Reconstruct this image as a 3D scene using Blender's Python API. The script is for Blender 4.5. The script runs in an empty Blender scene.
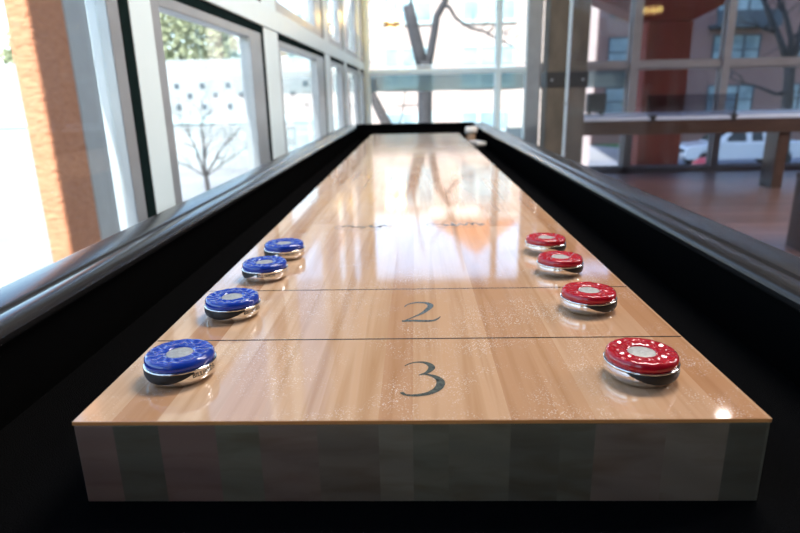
import bpy, bmesh, math, random
from mathutils import Vector, Matrix
random.seed(7)
C = bpy.context.scene.collection
S = bpy.context.scene
PI = math.pi

# ------------------------------------------------------------------ helpers
def finish(name, bm, mat, parent=None, smooth=False, bevel=0, seg=2):
    me = bpy.data.meshes.new(name)
    bmesh.ops.recalc_face_normals(bm, faces=bm.faces[:])
    bm.to_mesh(me); bm.free()
    mats = mat if isinstance(mat, (list, tuple)) else [mat]
    for m in mats: me.materials.append(m)
    if smooth:
        for p in me.polygons: p.use_smooth = True
    o = bpy.data.objects.new(name, me); C.objects.link(o)
    if parent: o.parent = parent
    if bevel:
        b = o.modifiers.new('bevel', 'BEVEL'); b.width = bevel; b.segments = seg; b.limit_method = 'ANGLE'
    return o

def box(bm, x0, x1, y0, y1, z0, z1, mi=0):
    v = [bm.verts.new((x, y, z)) for z in (z0, z1) for y in (y0, y1) for x in (x0, x1)]
    for f in ((0,2,3,1),(4,5,7,6),(0,1,5,4),(2,6,7,3),(0,4,6,2),(1,3,7,5)):
        fc = bm.faces.new([v[i] for i in f]); fc.material_index = mi

def lathe(bm, prof, n=48, c=(0,0,0), mi=0, cap=True):
    rings = []
    for r, z in prof:
        rings.append([bm.verts.new((c[0]+r*math.cos(2*PI*i/n), c[1]+r*math.sin(2*PI*i/n), c[2]+z)) for i in range(n)])
    for a, b in zip(rings, rings[1:]):
        for i in range(n):
            f = bm.faces.new((a[i], a[(i+1) % n], b[(i+1) % n], b[i])); f.material_index = mi; f.smooth = True
    if cap:
        for rg in (rings[0], rings[-1]):
            f = bm.faces.new(rg); f.material_index = mi

def tube(bm, pts, rads, n=8, mi=0, closed=False):
    pts = [Vector(p) for p in pts]
    if not isinstance(rads, (list, tuple)): rads = [rads]*len(pts)
    rings = []
    up = Vector((0.03, 0.02, 1))
    m = len(pts)
    for i, p in enumerate(pts):
        if closed: d = pts[(i+1) % m]-pts[i-1]
        else: d = pts[min(i+1, m-1)]-pts[max(i-1, 0)]
        d.normalize()
        a = d.cross(up if abs(d.normalized().dot(up.normalized())) < .95 else Vector((1,0.1,0))); a.normalize()
        b = d.cross(a)
        if rings:
            # keep rings untwisted
            pa = prev_a - d*prev_a.dot(d)
            if pa.length > 1e-6: a = pa.normalized(); b = d.cross(a)
        prev_a = a
        rings.append([bm.verts.new(p+(a*math.cos(2*PI*k/n)+b*math.sin(2*PI*k/n))*rads[i]) for k in range(n)])
    prs = list(zip(rings, rings[1:]))
    if closed: prs.append((rings[-1], rings[0]))
    for r0, r1 in prs:
        for k in range(n):
            f = bm.faces.new((r0[k], r0[(k+1) % n], r1[(k+1) % n], r1[k])); f.smooth = True; f.material_index = mi
    if not closed:
        for rg in (rings[0], rings[-1]):
            try:
                f = bm.faces.new(rg); f.material_index = mi
            except ValueError: pass

def extr(bm, poly, a0, a1, axis='y', mi=0):
    """poly in the plane across the axis; y: (x,z)  x: (y,z)  z: (x,y)"""
    def P(u, v, a):
        return {'y': (u, a, v), 'x': (a, u, v), 'z': (u, v, a)}[axis]
    A = [bm.verts.new(P(u, v, a0)) for u, v in poly]; B = [bm.verts.new(P(u, v, a1)) for u, v in poly]
    n = len(poly)
    for i in range(n):
        f = bm.faces.new((A[i], A[(i+1) % n], B[(i+1) % n], B[i])); f.material_index = mi
    for g in (A, B):
        f = bm.faces.new(g); f.material_index = mi

def empty(name, loc, rz=0):
    o = bpy.data.objects.new(name, None); C.objects.link(o); o.location = loc; o.rotation_euler = (0, 0, rz)
    o.empty_display_size = .05
    return o
def tag(o, label, cat, group=None, kind=None):
    o['label'] = label; o['category'] = cat
    if group: o['group'] = group
    if kind: o['kind'] = kind
    return o
def struct(name, bm, mat, bevel=0, label=None):
    o = finish(name, bm, mat, bevel=bevel); o['kind'] = 'structure'
    if label: o['label'] = label
    return o

# ------------------------------------------------------------------ materials
def nt(name):
    m = bpy.data.materials.new(name); m.use_nodes = True
    t = m.node_tree; b = t.nodes['Principled BSDF']
    return m, t, b
def N(t, typ, **kw):
    n = t.nodes.new(typ)
    for k, v in kw.items(): setattr(n, k, v)
    return n
def ramp(t, fac, stops, interp='LINEAR'):
    r = N(t, 'ShaderNodeValToRGB'); r.color_ramp.interpolation = interp
    e = r.color_ramp.elements
    while len(e) > 1: e.remove(e[-1])
    e[0].position = stops[0][0]; e[0].color = (*stops[0][1], 1)
    for p, c in stops[1:]:
        x = e.new(p); x.color = (*c, 1)
    t.links.new(fac, r.inputs[0]); return r
def coords(t, scale=(1,1,1), src='Object'):
    tc = N(t, 'ShaderNodeTexCoord'); mp = N(t, 'ShaderNodeMapping'); mp.inputs['Scale'].default_value = scale
    t.links.new(tc.outputs[src], mp.inputs[0]); return mp.outputs[0]
def simple(name, c1, c2=None, rough=.5, scale=20, metal=0, bump=0, spec=.5, stretch=(1,1,1), coat=0, rvar=0, bd=.001):
    m, t, b = nt(name)
    if c2 is None: c2 = tuple(x*.85 for x in c1)
    co = coords(t, stretch)
    n = N(t, 'ShaderNodeTexNoise'); n.inputs['Scale'].default_value = scale; n.inputs['Detail'].default_value = 5
    t.links.new(co, n.inputs['Vector'])
    r = ramp(t, n.outputs[0], [(.3, c2), (.7, c1)]); t.links.new(r.outputs[0], b.inputs['Base Color'])
    b.inputs['Roughness'].default_value = rough; b.inputs['Metallic'].default_value = metal
    b.inputs['Specular IOR Level'].default_value = spec; b.inputs['Coat Weight'].default_value = coat
    if rvar:
        mr = N(t, 'ShaderNodeMapRange'); mr.inputs[3].default_value = rough-rvar; mr.inputs[4].default_value = rough+rvar
        t.links.new(n.outputs[0], mr.inputs[0]); t.links.new(mr.outputs[0], b.inputs['Roughness'])
    if bump:
        bp = N(t, 'ShaderNodeBump'); bp.inputs['Strength'].default_value = bump; bp.inputs['Distance'].default_value = bd
        t.links.new(n.outputs[0], bp.inputs['Height']); t.links.new(bp.outputs[0], b.inputs['Normal'])
    return m

def maple(name, endgrain=False):
    m, t, b = nt(name)
    tc = N(t, 'ShaderNodeTexCoord'); sp = N(t, 'ShaderNodeSeparateXYZ'); t.links.new(tc.outputs['Object'], sp.inputs[0])
    # laminated strips of uneven width: x warped by a slow noise, then floored
    mu = N(t, 'ShaderNodeMath', operation='MULTIPLY_ADD'); mu.inputs[1].default_value = 27.0; mu.inputs[2].default_value = 40.3
    t.links.new(sp.outputs[0], mu.inputs[0])
    nz = N(t, 'ShaderNodeTexNoise', noise_dimensions='1D'); nz.inputs['Scale'].default_value = 11; nz.inputs['Detail'].default_value = 0
    t.links.new(sp.outputs[0], nz.inputs['W'])
    ad = N(t, 'ShaderNodeMath', operation='MULTIPLY_ADD'); ad.inputs[1].default_value = 1.6
    t.links.new(nz.outputs[0], ad.inputs[0]); t.links.new(mu.outputs[0], ad.inputs[2])
    fl = N(t, 'ShaderNodeMath', operation='FLOOR'); t.links.new(ad.outputs[0], fl.inputs[0])
    # staggered finger joints along the strip
    wn0 = N(t, 'ShaderNodeTexWhiteNoise', noise_dimensions='1D'); t.links.new(fl.outputs[0], wn0.inputs['W'])
    yo = N(t, 'ShaderNodeMath', operation='MULTIPLY_ADD'); yo.inputs[1].default_value = .45
    t.links.new(sp.outputs[1], yo.inputs[0]); t.links.new(wn0.outputs[0], yo.inputs[2])
    yf = N(t, 'ShaderNodeMath', operation='FLOOR'); t.links.new(yo.outputs[0], yf.inputs[0])
    cb = N(t, 'ShaderNodeCombineXYZ'); t.links.new(fl.outputs[0], cb.inputs[0]); t.links.new(yf.outputs[0], cb.inputs[1])
    wn = N(t, 'ShaderNodeTexWhiteNoise', noise_dimensions='2D'); t.links.new(cb.outputs[0], wn.inputs['Vector'])
    if endgrain:
        col = ramp(t, wn.outputs[0], [(0, (.13,.10,.065)), (.35, (.24,.185,.115)), (.6, (.27,.14,.10)), (1, (.30,.22,.14))])
    else:
        col = ramp(t, wn.outputs[0], [(0, (.385,.19,.09)), (.3, (.52,.31,.175)), (.65, (.58,.38,.235)), (1, (.45,.245,.13))])
    # grain
    mp = N(t, 'ShaderNodeMapping'); mp.inputs['Scale'].default_value = (75, 2.6, 60) if not endgrain else (14, 14, 60)
    t.links.new(tc.outputs['Object'], mp.inputs[0])
    addv = N(t, 'ShaderNodeVectorMath', operation='ADD'); sc = N(t, 'ShaderNodeVectorMath', operation='SCALE'); sc.inputs['Scale'].default_value = 3.7
    t.links.new(cb.outputs[0], sc.inputs[0]); t.links.new(mp.outputs[0], addv.inputs[0]); t.links.new(sc.outputs[0], addv.inputs[1])
    g = N(t, 'ShaderNodeTexNoise'); g.inputs['Scale'].default_value = 1.0; g.inputs['Detail'].default_value = 6; g.inputs['Distortion'].default_value = .6
    t.links.new(addv.outputs[0], g.inputs['Vector'])
    gr = ramp(t, g.outputs[0], [(.3, (.80,.72,.62)), (.55, (1,1,1)), (.75, (1.0,.97,.93))])
    mx = N(t, 'ShaderNodeMix', data_type='RGBA', blend_type='MULTIPLY'); mx.inputs[0].default_value = 1.0
    t.links.new(col.outputs[0], mx.inputs[6]); t.links.new(gr.outputs[0], mx.inputs[7])
    out = mx.outputs[2]
    if endgrain:
        # saw and growth-ring arcs
        wv = N(t, 'ShaderNodeTexWave', wave_type='RINGS'); wv.inputs['Scale'].default_value = 9; wv.inputs['Distortion'].default_value = 2; wv.rings_direction = 'Y'; wv.inputs['Detail'].default_value = 1
        mp2 = N(t, 'ShaderNodeVectorMath', operation='ADD'); sc2 = N(t, 'ShaderNodeVectorMath', operation='SCALE'); sc2.inputs['Scale'].default_value = .37; t.links.new(wn.outputs['Color'], sc2.inputs[0]); t.links.new(sc2.outputs[0], mp2.inputs[1]); t.links.new(tc.outputs['Object'], mp2.inputs[0]); t.links.new(mp2.outputs[0], wv.inputs['Vector'])
        wr = ramp(t, wv.outputs[0], [(0, (.86,.86,.86)), (1, (1,1,1))])
        m2 = N(t, 'ShaderNodeMix', data_type='RGBA', blend_type='MULTIPLY'); m2.inputs[0].default_value = 1
        t.links.new(out, m2.inputs[6]); t.links.new(wr.outputs[0], m2.inputs[7]); out = m2.outputs[2]
        b.inputs['Roughness'].default_value = .45; b.inputs['Specular IOR Level'].default_value = .25
    else:
        # clear finish: scattered shuffleboard wax grains as pale specks with their own shape
        vo = N(t, 'ShaderNodeTexVoronoi'); vo.inputs['Scale'].default_value = 520
        t.links.new(tc.outputs['Object'], vo.inputs['Vector'])
        lt = N(t, 'ShaderNodeMath', operation='LESS_THAN'); lt.inputs[1].default_value = .3; t.links.new(vo.outputs['Distance'], lt.inputs[0])
        mn = N(t, 'ShaderNodeTexNoise'); mn.inputs['Scale'].default_value = 13; mn.inputs['Detail'].default_value = 8; mn.inputs['Roughness'].default_value = .75
        t.links.new(tc.outputs['Object'], mn.inputs['Vector'])
        mk = ramp(t, mn.outputs[0], [(.49, (0,0,0)), (.66, (1,1,1))])
        ml = N(t, 'ShaderNodeMath', operation='MULTIPLY'); t.links.new(lt.outputs[0], ml.inputs[0]); t.links.new(mk.outputs[0], ml.inputs[1])
        m3 = N(t, 'ShaderNodeMix', data_type='RGBA'); t.links.new(ml.outputs[0], m3.inputs[0]); t.links.new(out, m3.inputs[6]); m3.inputs[7].default_value = (.93,.88,.8,1)
        m4 = N(t, 'ShaderNodeMath', operation='MULTIPLY'); m4.inputs[1].default_value = .55; t.links.new(ml.outputs[0], m4.inputs[0]); t.links.new(m4.outputs[0], m3.inputs[0])
        out = m3.outputs[2]
        rr = N(t, 'ShaderNodeMapRange'); rr.inputs[3].default_value = .03; rr.inputs[4].default_value = .09
        t.links.new(mn.outputs[0], rr.inputs[0]); t.links.new(rr.outputs[0], b.inputs['Roughness'])
        bp = N(t, 'ShaderNodeBump'); bp.inputs['Strength'].default_value = .35; bp.inputs['Distance'].default_value = .0004
        t.links.new(ml.outputs[0], bp.inputs['Height'])
        wv = N(t, 'ShaderNodeTexNoise'); wv.inputs['Scale'].default_value = 5; wv.inputs['Detail'].default_value = 2
        t.links.new(tc.outputs['Object'], wv.inputs['Vector'])
        b2 = N(t, 'ShaderNodeBump'); b2.inputs['Strength'].default_value = .12; b2.inputs['Distance'].default_value = .001
        t.links.new(wv.outputs[0], b2.inputs['Height']); t.links.new(bp.outputs[0], b2.inputs['Normal']); t.links.new(b2.outputs[0], b.inputs['Normal'])
        b.inputs['IOR'].default_value = 1.65
    t.links.new(out, b.inputs['Base Color'])
    return m

def glass(name, tint=(.95,.98,.98), f0=.04, coat=1.0):
    """thin pane: clear straight through, mirror part by Schlick's law on either face"""
    m = bpy.data.materials.new(name); m.use_nodes = True; t = m.node_tree; t.nodes.clear()
    o = N(t, 'ShaderNodeOutputMaterial'); mx = N(t, 'ShaderNodeMixShader'); g = N(t, 'ShaderNodeNewGeometry')
    d = N(t, 'ShaderNodeVectorMath', operation='DOT_PRODUCT'); t.links.new(g.outputs['Normal'], d.inputs[0]); t.links.new(g.outputs['Incoming'], d.inputs[1])
    ab = N(t, 'ShaderNodeMath', operation='ABSOLUTE'); t.links.new(d.outputs['Value'], ab.inputs[0])
    su = N(t, 'ShaderNodeMath', operation='SUBTRACT'); su.inputs[0].default_value = 1; t.links.new(ab.outputs[0], su.inputs[1])
    pw = N(t, 'ShaderNodeMath', operation='POWER'); pw.inputs[1].default_value = 5; t.links.new(su.outputs[0], pw.inputs[0])
    ma = N(t, 'ShaderNodeMath', operation='MULTIPLY_ADD'); ma.inputs[1].default_value = (1-f0)*coat; ma.inputs[2].default_value = f0; t.links.new(pw.outputs[0], ma.inputs[0])
    tr = N(t, 'ShaderNodeBsdfTransparent'); gl = N(t, 'ShaderNodeBsdfGlossy'); gl.inputs['Roughness'].default_value = 0.01
    nz = N(t, 'ShaderNodeTexNoise'); nz.inputs['Scale'].default_value = 1.5
    r = ramp(t, nz.outputs[0], [(0, tint), (1, tuple(min(1, x*1.02) for x in tint))]); t.links.new(r.outputs[0], tr.inputs[0])
    t.links.new(ma.outputs[0], mx.inputs[0]); t.links.new(tr.outputs[0], mx.inputs[1]); t.links.new(gl.outputs[0], mx.inputs[2]); t.links.new(mx.outputs[0], o.inputs[0])
    return m

def brick(name, c1, c2, mortar, scale=5.0):
    m, t, b = nt(name)
    tc = N(t, 'ShaderNodeTexCoord'); mp = N(t, 'ShaderNodeMapping'); mp.inputs['Rotation'].default_value = (PI/2, 0, 0)
    t.links.new(tc.outputs['Object'], mp.inputs[0])
    br = N(t, 'ShaderNodeTexBrick'); br.inputs['Scale'].default_value = scale
    br.inputs['Color1'].default_value = (*c1, 1); br.inputs['Color2'].default_value = (*c2, 1); br.inputs['Mortar'].default_value = (*mortar, 1)
    t.links.new(mp.outputs[0], br.inputs['Vector'])
    t.links.new(br.outputs[0], b.inputs['Base Color']); b.inputs['Roughness'].default_value = .9
    return m

def emit(name, col, s):
    m, t, b = nt(name)
    b.inputs['Base Color'].default_value = (*col, 1); b.inputs['Emission Color'].default_value = (*col, 1); b.inputs['Emission Strength'].default_value = s
    nz = N(t, 'ShaderNodeTexNoise'); r = ramp(t, nz.outputs[0], [(0, col), (1, tuple(x*.96 for x in col))]); t.links.new(r.outputs[0], b.inputs['Base Color'])
    return m

M = {}
M['maple'] = maple('lacquered_maple'); M['endgrain'] = maple('maple_end_grain', True)
M['resin'] = simple('amber_resin_edge', (.85,.32,.09), (.75,.26,.07), .3, 30)
M['felt'] = simple('black_felt', (.0065,.0065,.007), (.002,.002,.002), .95, 900, bump=.8, spec=.0, bd=.002)
M['carpet'] = simple('black_carpet_wall', (.003,.003,.003), (.002,.002,.002), .97, 700, bump=.4, spec=.0)
M['rail'] = simple('black_lacquer', (.016,.015,.015), (.012,.011,.011), .25, 6, spec=.6, coat=0)
M['ink'] = simple('faded_black_ink', (.035,.04,.035), (.10,.11,.09), .22, 260)
M['ink_old'] = simple('worn_grey_ink', (.06,.065,.06), (.15,.13,.10), .25, 400)
M['line'] = simple('dark_inlay_line', (.025,.015,.008), (.06,.035,.018), .25, 200, stretch=(1,1,1))
M['chrome'] = simple('polished_chrome', (.82,.81,.79), (.72,.70,.68), .1, 60, metal=1)
M['disc'] = simple('brushed_silver_disc', (.42,.42,.39), (.27,.27,.245), .5, 400, metal=.3, bump=.3)
M['blue'] = simple('blue_enamel', (.006,.042,.36), (.004,.03,.26), .2, 60, coat=.3)
M['red'] = simple('red_enamel', (.42,.004,.014), (.32,.003,.010), .2, 60, coat=.3)
M['black'] = simple('black_print', (.004,.004,.005), (.003,.003,.003), .5, 60)
M['alu'] = simple('glare_paled_aluminium', (.80,.93,.95), (.77,.90,.92), .4, 8, metal=0, rvar=.05)  # sun haze and glare on the left-hand frames lifted into this pale colour
M['alugrey'] = simple('grey_aluminium_sash', (.40,.42,.44), (.34,.36,.38), .35, 8, metal=.3)
M['aluwarm'] = simple('warm_grey_aluminium', (.26,.235,.235), (.22,.20,.20), .45, 8, metal=.1)
M['gasket'] = simple('black_rubber_gasket', (.010,.020,.020), (.007,.013,.013), .95, 40, spec=0)
M['glass'] = glass('clear_window_glass'); M['glass_band'] = None
M['plaster'] = simple('grey_plaster', (.42,.40,.38), (.38,.36,.34), .85, 6, bump=.1)
M['ceiling'] = simple('grey_ceiling', (.20,.17,.15), (.17,.15,.13), .9, 5)
M['darkwall'] = simple('dark_grey_wall', (.07,.065,.065), (.055,.05,.05), .85, 5)
M['concrete'] = simple('raw_concrete', (.125,.10,.075), (.055,.045,.034), .85, 7, bump=.4, stretch=(1,1,.5), bd=.004)
M['stucco'] = simple('orange_stucco', (.54,.23,.12), (.44,.17,.085), .95, 14, bump=1, stretch=(1,1,2.2), bd=.035)
M['stucco2'] = simple('red_brown_stucco', (.21,.038,.024), (.165,.028,.018), .95, 20, bump=.7, bd=.01)
M['darkwood'] = simple('dark_stained_wood', (.075,.042,.03), (.04,.022,.016), .3, 10, stretch=(.6,8,8), coat=.2)
M['blackmetal'] = simple('black_metal', (.012,.012,.013), None, .6, 30, metal=0)
M['white'] = simple('white_paint', (.82,.82,.81), (.78,.78,.77), .5, 6)
M['bark'] = simple('grey_bark', (.05,.05,.055), (.03,.028,.032), .95, 9, bump=.8, stretch=(3,3,.6), bd=.02)
M['barkdark'] = simple('dark_twig_bark', (.07,.06,.06), (.04,.035,.035), .95, 9)
M['leaf'] = simple('spring_leaves', (.36,.38,.22), (.22,.25,.14), .8, 3)
M['hedge'] = simple('green_leaves', (.10,.22,.07), (.05,.12,.035), .8, 5)
M['grass'] = simple('lawn_grass', (.06,.24,.06), (.035,.17,.04), .95, 3)
M['asphalt'] = simple('pale_asphalt', (.26,.27,.30), (.22,.23,.26), .85, 2)
M['paving'] = simple('white_paving', (.38,.38,.38), (.28,.28,.285), .9, .5)
M['whitewall'] = simple('whitewashed_wall', (.36,.38,.38), (.29,.31,.31), .8, .8)
M['tabletop'] = simple('sky_sheen_tabletop', (.55,.60,.70), (.48,.53,.63), .3, 8)  # pale blue grey carries the sky reflection on the table top
M['brass'] = simple('aged_brass', (.45,.27,.06), (.30,.17,.03), .3, 40, metal=.9)
M['tyre'] = simple('black_tyre', (.02,.02,.02), None, .8, 20)
M['darkglass'] = simple('dark_reflective_glass', (.05,.07,.08), (.03,.045,.05), .05, 3, spec=.8)
M['paleglass'] = simple('pale_curtained_glass', (.34,.46,.50), (.13,.20,.24), .3, .7, spec=.3)
M['carwhite'] = simple('white_car_paint', (.80,.83,.86), (.77,.80,.83), .2, 2, coat=.5)
M['redpaint'] = simple('faded_red_paint', (.62,.06,.08), (.5,.045,.06), .35, 6)
M['brickred'] = brick('red_brown_brick', (.24,.13,.115), (.20,.105,.095), (.26,.20,.19), 4.0)
M['brickpale'] = brick('pale_pink_brick', (.46,.36,.32), (.42,.32,.285), (.50,.43,.40), 4.0)
M['trimpale'] = simple('pale_stone_trim', (.66,.64,.60), None, .8, 4)
M['winframe'] = simple('grey_window_frame', (.05,.07,.09), None, .6, 4)
M['winframepale'] = simple('pale_teal_window_frame', (.50,.62,.62), None, .6, 4)
M['tan'] = simple('tan_cardboard', (.42,.27,.16), (.34,.21,.12), .7, 60)
M['cream'] = simple('cream_plastic', (.78,.72,.64), (.72,.66,.58), .4, 60)
M['bulb'] = emit('warm_bulb', (1, .70, .26), 22)
M['lamp'] = emit('white_downlight', (1, .93, .82), 30)

def floor_mat():
    m, t, b = nt('dark_plank_floor')
    tc = N(t, 'ShaderNodeTexCoord'); mp = N(t, 'ShaderNodeMapping'); t.links.new(tc.outputs['Object'], mp.inputs[0])
    br = N(t, 'ShaderNodeTexBrick'); br.inputs['Scale'].default_value = 1; br.inputs['Brick Width'].default_value = 1.6; br.inputs['Row Height'].default_value = .14
    br.inputs['Mortar Size'].default_value = .004; br.inputs['Color1'].default_value = (.34,.20,.17,1); br.inputs['Color2'].default_value = (.23,.14,.12,1); br.inputs['Mortar'].default_value = (.03,.015,.01,1)
    t.links.new(mp.outputs[0], br.inputs['Vector'])
    n = N(t, 'ShaderNodeTexNoise'); n.inputs['Scale'].default_value = 3; n.inputs['Detail'].default_value = 6
    m2 = N(t, 'ShaderNodeMapping'); m2.inputs['Scale'].default_value = (1, 12, 1); t.links.new(tc.outputs['Object'], m2.inputs[0]); t.links.new(m2.outputs[0], n.inputs['Vector'])
    mx = N(t, 'ShaderNodeMix', data_type='RGBA', blend_type='MULTIPLY'); mx.inputs[0].default_value = .5
    r = ramp(t, n.outputs[0], [(.3, (.6,.6,.6)), (.7, (1.2,1.15,1.1))]); t.links.new(br.outputs[0], mx.inputs[6]); t.links.new(r.outputs[0], mx.inputs[7])
    t.links.new(mx.outputs[2], b.inputs['Base Color']); b.inputs['Roughness'].default_value = .22; b.inputs['Coat Weight'].default_value = .7; b.inputs['Coat Roughness'].default_value = .3
    return m
M['floor'] = floor_mat()

def band_mat():
    m = bpy.data.materials.new('frosted_teal_glass'); m.use_nodes = True; t = m.node_tree; t.nodes.clear()
    o = N(t, 'ShaderNodeOutputMaterial'); mx = N(t, 'ShaderNodeMixShader'); mx.inputs[0].default_value = .45
    tr = N(t, 'ShaderNodeBsdfTransparent'); tr.inputs[0].default_value = (.72,.80,.81,1)
    pb = N(t, 'ShaderNodeBsdfPrincipled'); pb.inputs['Roughness'].default_value = .3
    nz = N(t, 'ShaderNodeTexNoise'); nz.inputs['Scale'].default_value = 3
    r = ramp(t, nz.outputs[0], [(.3, (.42,.50,.51)), (.7, (.48,.56,.57))]); t.links.new(r.outputs[0], pb.inputs['Base Color'])
    t.links.new(tr.outputs[0], mx.inputs[2]); t.links.new(pb.outputs[0], mx.inputs[1]); t.links.new(mx.outputs[0], o.inputs[0])
    return m
M['glass_band'] = band_mat()
M['glass_tint'] = glass('tinted_partition_glass', (.85,.85,.89), .002, .04)
M['acrylic'] = glass('smoked_acrylic', (.72,.72,.76), .04)

# ------------------------------------------------------------------ setting: room
XW = -.62      # inner plane of the left glass wall
YW = 7.77      # plane of the far glass wall
GZ = -2.65     # street level
bm = bmesh.new(); box(bm, XW-.12, 9, -4, YW+.08, -.25, 0); struct('floor', bm, M['floor'])
bm = bmesh.new(); box(bm, XW-.08, 9, -4, YW+.08, 3.3, 3.5); struct('ceiling', bm, M['ceiling'])
bm = bmesh.new(); box(bm, 9, 9.2, -4.2, YW+.08, 0, 3.3); struct('wall_right', bm, M['plaster'])
bm = bmesh.new(); box(bm, XW-.12, 9, -4.2, -4, 0, 3.3); struct('wall_back', bm, M['darkwall'])
bm = bmesh.new(); box(bm, XW-.12, XW, -4, -2.2, 0, 3.3); struct('wall_left', bm, M['darkwall'])
bm = bmesh.new(); box(bm, XW-.14, 9.2, YW-.04, YW+.08, 3.04, 3.3); struct('wall_front', bm, M['plaster'])
bm = bmesh.new(); box(bm, XW-.14, XW+.04, -2.2, YW-.04, 3.04, 3.3); struct('trim_1', bm, M['alu'])
# foundation below the raised floor, then added sun blockers above it and outside the left glass
bm = bmesh.new(); box(bm, XW-.1, 9.2, -4.2, YW+.06, GZ, -.25); struct('wall_foundation', bm, M['concrete'])
bm = bmesh.new(); box(bm, XW-.14, 7, -12, YW+.1, 3.5, 5.2); box(bm, 7, 44, -12, YW+.1, 3.5, 62); struct('wall_added_shade_block', bm, M['plaster'])  # unseen mass added to shade the street, brick building and near column
bm = bmesh.new(); box(bm, 9.2, 40, -12, YW, GZ, 3.5); struct('wall_neighbouring_bays', bm, M['plaster'])
bm = bmesh.new(); box(bm, -.86, XW-.14, -4, YW+.1, 3.42, 3.55); struct('trim_2', bm, M['white'])  # unseen eave added to keep direct sun off the table

# left glass wall: wide pale posts, grey sashes with a black joint on the far side
posts = [(-2.2, -2.02), (-.55, -.33), (1.394, 1.512), (2.621, 2.885), (4.361, 4.63), (5.55, 5.72), (6.95, 7.12)]
tn = 3
for i, (a, b) in enumerate(posts):
    bm = bmesh.new(); box(bm, XW-.10, XW-.002, a, b, 0, 3.04)
    struct('trim_%d' % tn, bm, M['alu'], bevel=.004); tn += 1
bm = bmesh.new(); box(bm, XW-.10, XW+.05, YW-.10, YW+.08, 0, 3.04); struct('trim_%d' % tn, bm, M['alu'], bevel=.004); tn += 1
bm = bmesh.new(); box(bm, XW-.09, XW+.003, posts[0][1], YW-.1, 1.305, 1.395); struct('trim_%d' % tn, bm, M['alu'], bevel=.004); tn += 1   # transom
edges = posts + [(YW-.10, YW)]
wn_ = 1
def left_window(y0, y1, sa, sb):
    """one bay, two lights: sa / sb = near and far stile widths"""
    global wn_
    root = None
    bm = bmesh.new()
    gz = .035; g = min(.045, (y1-y0)*.05)
    for z0, z1 in ((.06, 1.305), (1.395, 3.04)):
        # stiles and rails
        box(bm, XW-.05, XW-.005, y0, y0+sa, z0, z1-.03)
        box(bm, XW-.05, XW-.005, y1-g-sb, y1-g, z0, z1-.03)
        box(bm, XW-.05, XW-.005, y0+sa, y1-g-sb, z1-.06, z1-.03)
        box(bm, XW-.05, XW-.005, y0+sa, y1-g-sb, z0, z0+.05)
    fr = finish('window_%d' % wn_, bm, M['alugrey'], bevel=.003); fr['kind'] = 'structure'
    bm = bmesh.new()
    for z0, z1 in ((.06, 1.305), (1.395, 3.04)):
        box(bm, XW-.06, XW-.004, y1-g, y1, z0, z1)
        box(bm, XW-.06, XW-.004, y0, y1-g, z1-.03, z1)
    box(bm, XW-.06, XW, y0, y1, 0, .06)
    finish('window_gasket', bm, M['gasket'], fr)
    for z0, z1 in ((.11, 1.245), (1.445, 2.98)):
        bm = bmesh.new(); box(bm, XW-.032, XW-.026, y0+sa, y1-g-sb, z0, z1)
        finish('window_pane', bm, M['glass'], fr)
    wn_ += 1
for i in range(len(edges)-1):
    y0, y1 = edges[i][1], edges[i+1][0]
    sa, sb = .055, .09
    if i == 1: sa, sb = .06, .05
    if i == 2: sa, sb = .055, .17
    if i == 3: sa, sb = .05, .30
    if i == 4: sa, sb = .05, .18
    if i >= 5: sa, sb = .05, .12
    left_window(y0, y1, sa, sb)

# far glass wall
fx = [(XW+.05, None)]
fposts = [(1.008, 1.058, 'alu', .06), (1.383, 1.545, 'alugrey', .05), (2.630, 2.735, 'aluwarm', .09), (3.745, 3.835, 'aluwarm', .08), (5.0, 5.09, 'aluwarm', .08), (6.3, 6.39, 'aluwarm', .08), (7.6, 7.69, 'aluwarm', .08)]
for a, b, m_, d in fposts:
    bm = bmesh.new(); box(bm, a, b, YW-d, YW+.06, 0, 3.04); struct('trim_%d' % tn, bm, M[m_], bevel=.004); tn += 1
bm = bmesh.new(); box(bm, XW+.05, 1.383, YW-.05, YW+.05, 1.262, 1.318); struct('trim_%d' % tn, bm, M['alu'], bevel=.004); tn += 1
bm = bmesh.new(); box(bm, 1.56, 9, YW-.05, YW+.05, 1.262, 1.340); struct('trim_%d' % tn, bm, M['aluwarm'], bevel=.004); tn += 1
bm = bmesh.new(); box(bm, XW+.05, 9, YW-.09, YW+.06, 0, .06); struct('trim_%d' % tn, bm, M['aluwarm'], bevel=.004, label='low warm grey sill rail of the far windows'); tn += 1
xs = [XW+.05] + [v for p in fposts for v in (p[0], p[1])] + [9]
for i in range(0, len(xs), 2):
    a, b = xs[i], xs[i+1]
    bm = bmesh.new()
    for z0, z1 in ((.06, 1.262), (1.34, 3.04)):
        for q in ((a, a+.018, z0, z1), (b-.018, b, z0, z1), (a+.018, b-.018, z0, z0+.018), (a+.018, b-.018, z1-.018, z1)):
            box(bm, q[0], q[1], YW-.02, YW+.02, q[2], q[3])
    fr = finish('window_%d' % wn_, bm, M['aluwarm'] if a > 1.5 else M['alu']); fr['kind'] = 'structure'
    for z0, z1 in ((.078, 1.244), (1.358, 3.022)):
        bm = bmesh.new(); box(bm, a+.018, b-.018, YW-.004, YW+.004, z0, z1); finish('window_pane', bm, M['glass'], fr)
    wn_ += 1
# teal frosted guard strip just outside the far glass
bm = bmesh.new(); box(bm, XW+.02, 2.73, YW+.10, YW+.112, 1.05, 1.245)
o = tag(finish('guard_rail', bm, M['glass_band']), 'frosted teal glass strip running across the far windows below their transom', 'guard rail')
for x in (-.5, 1.03, 1.47, 2.68):
    bm = bmesh.new(); box(bm, x-.02, x+.02, YW+.06, YW+.12, 1.08, 1.2); finish('bracket', bm, M['alugrey'], o)

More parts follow.
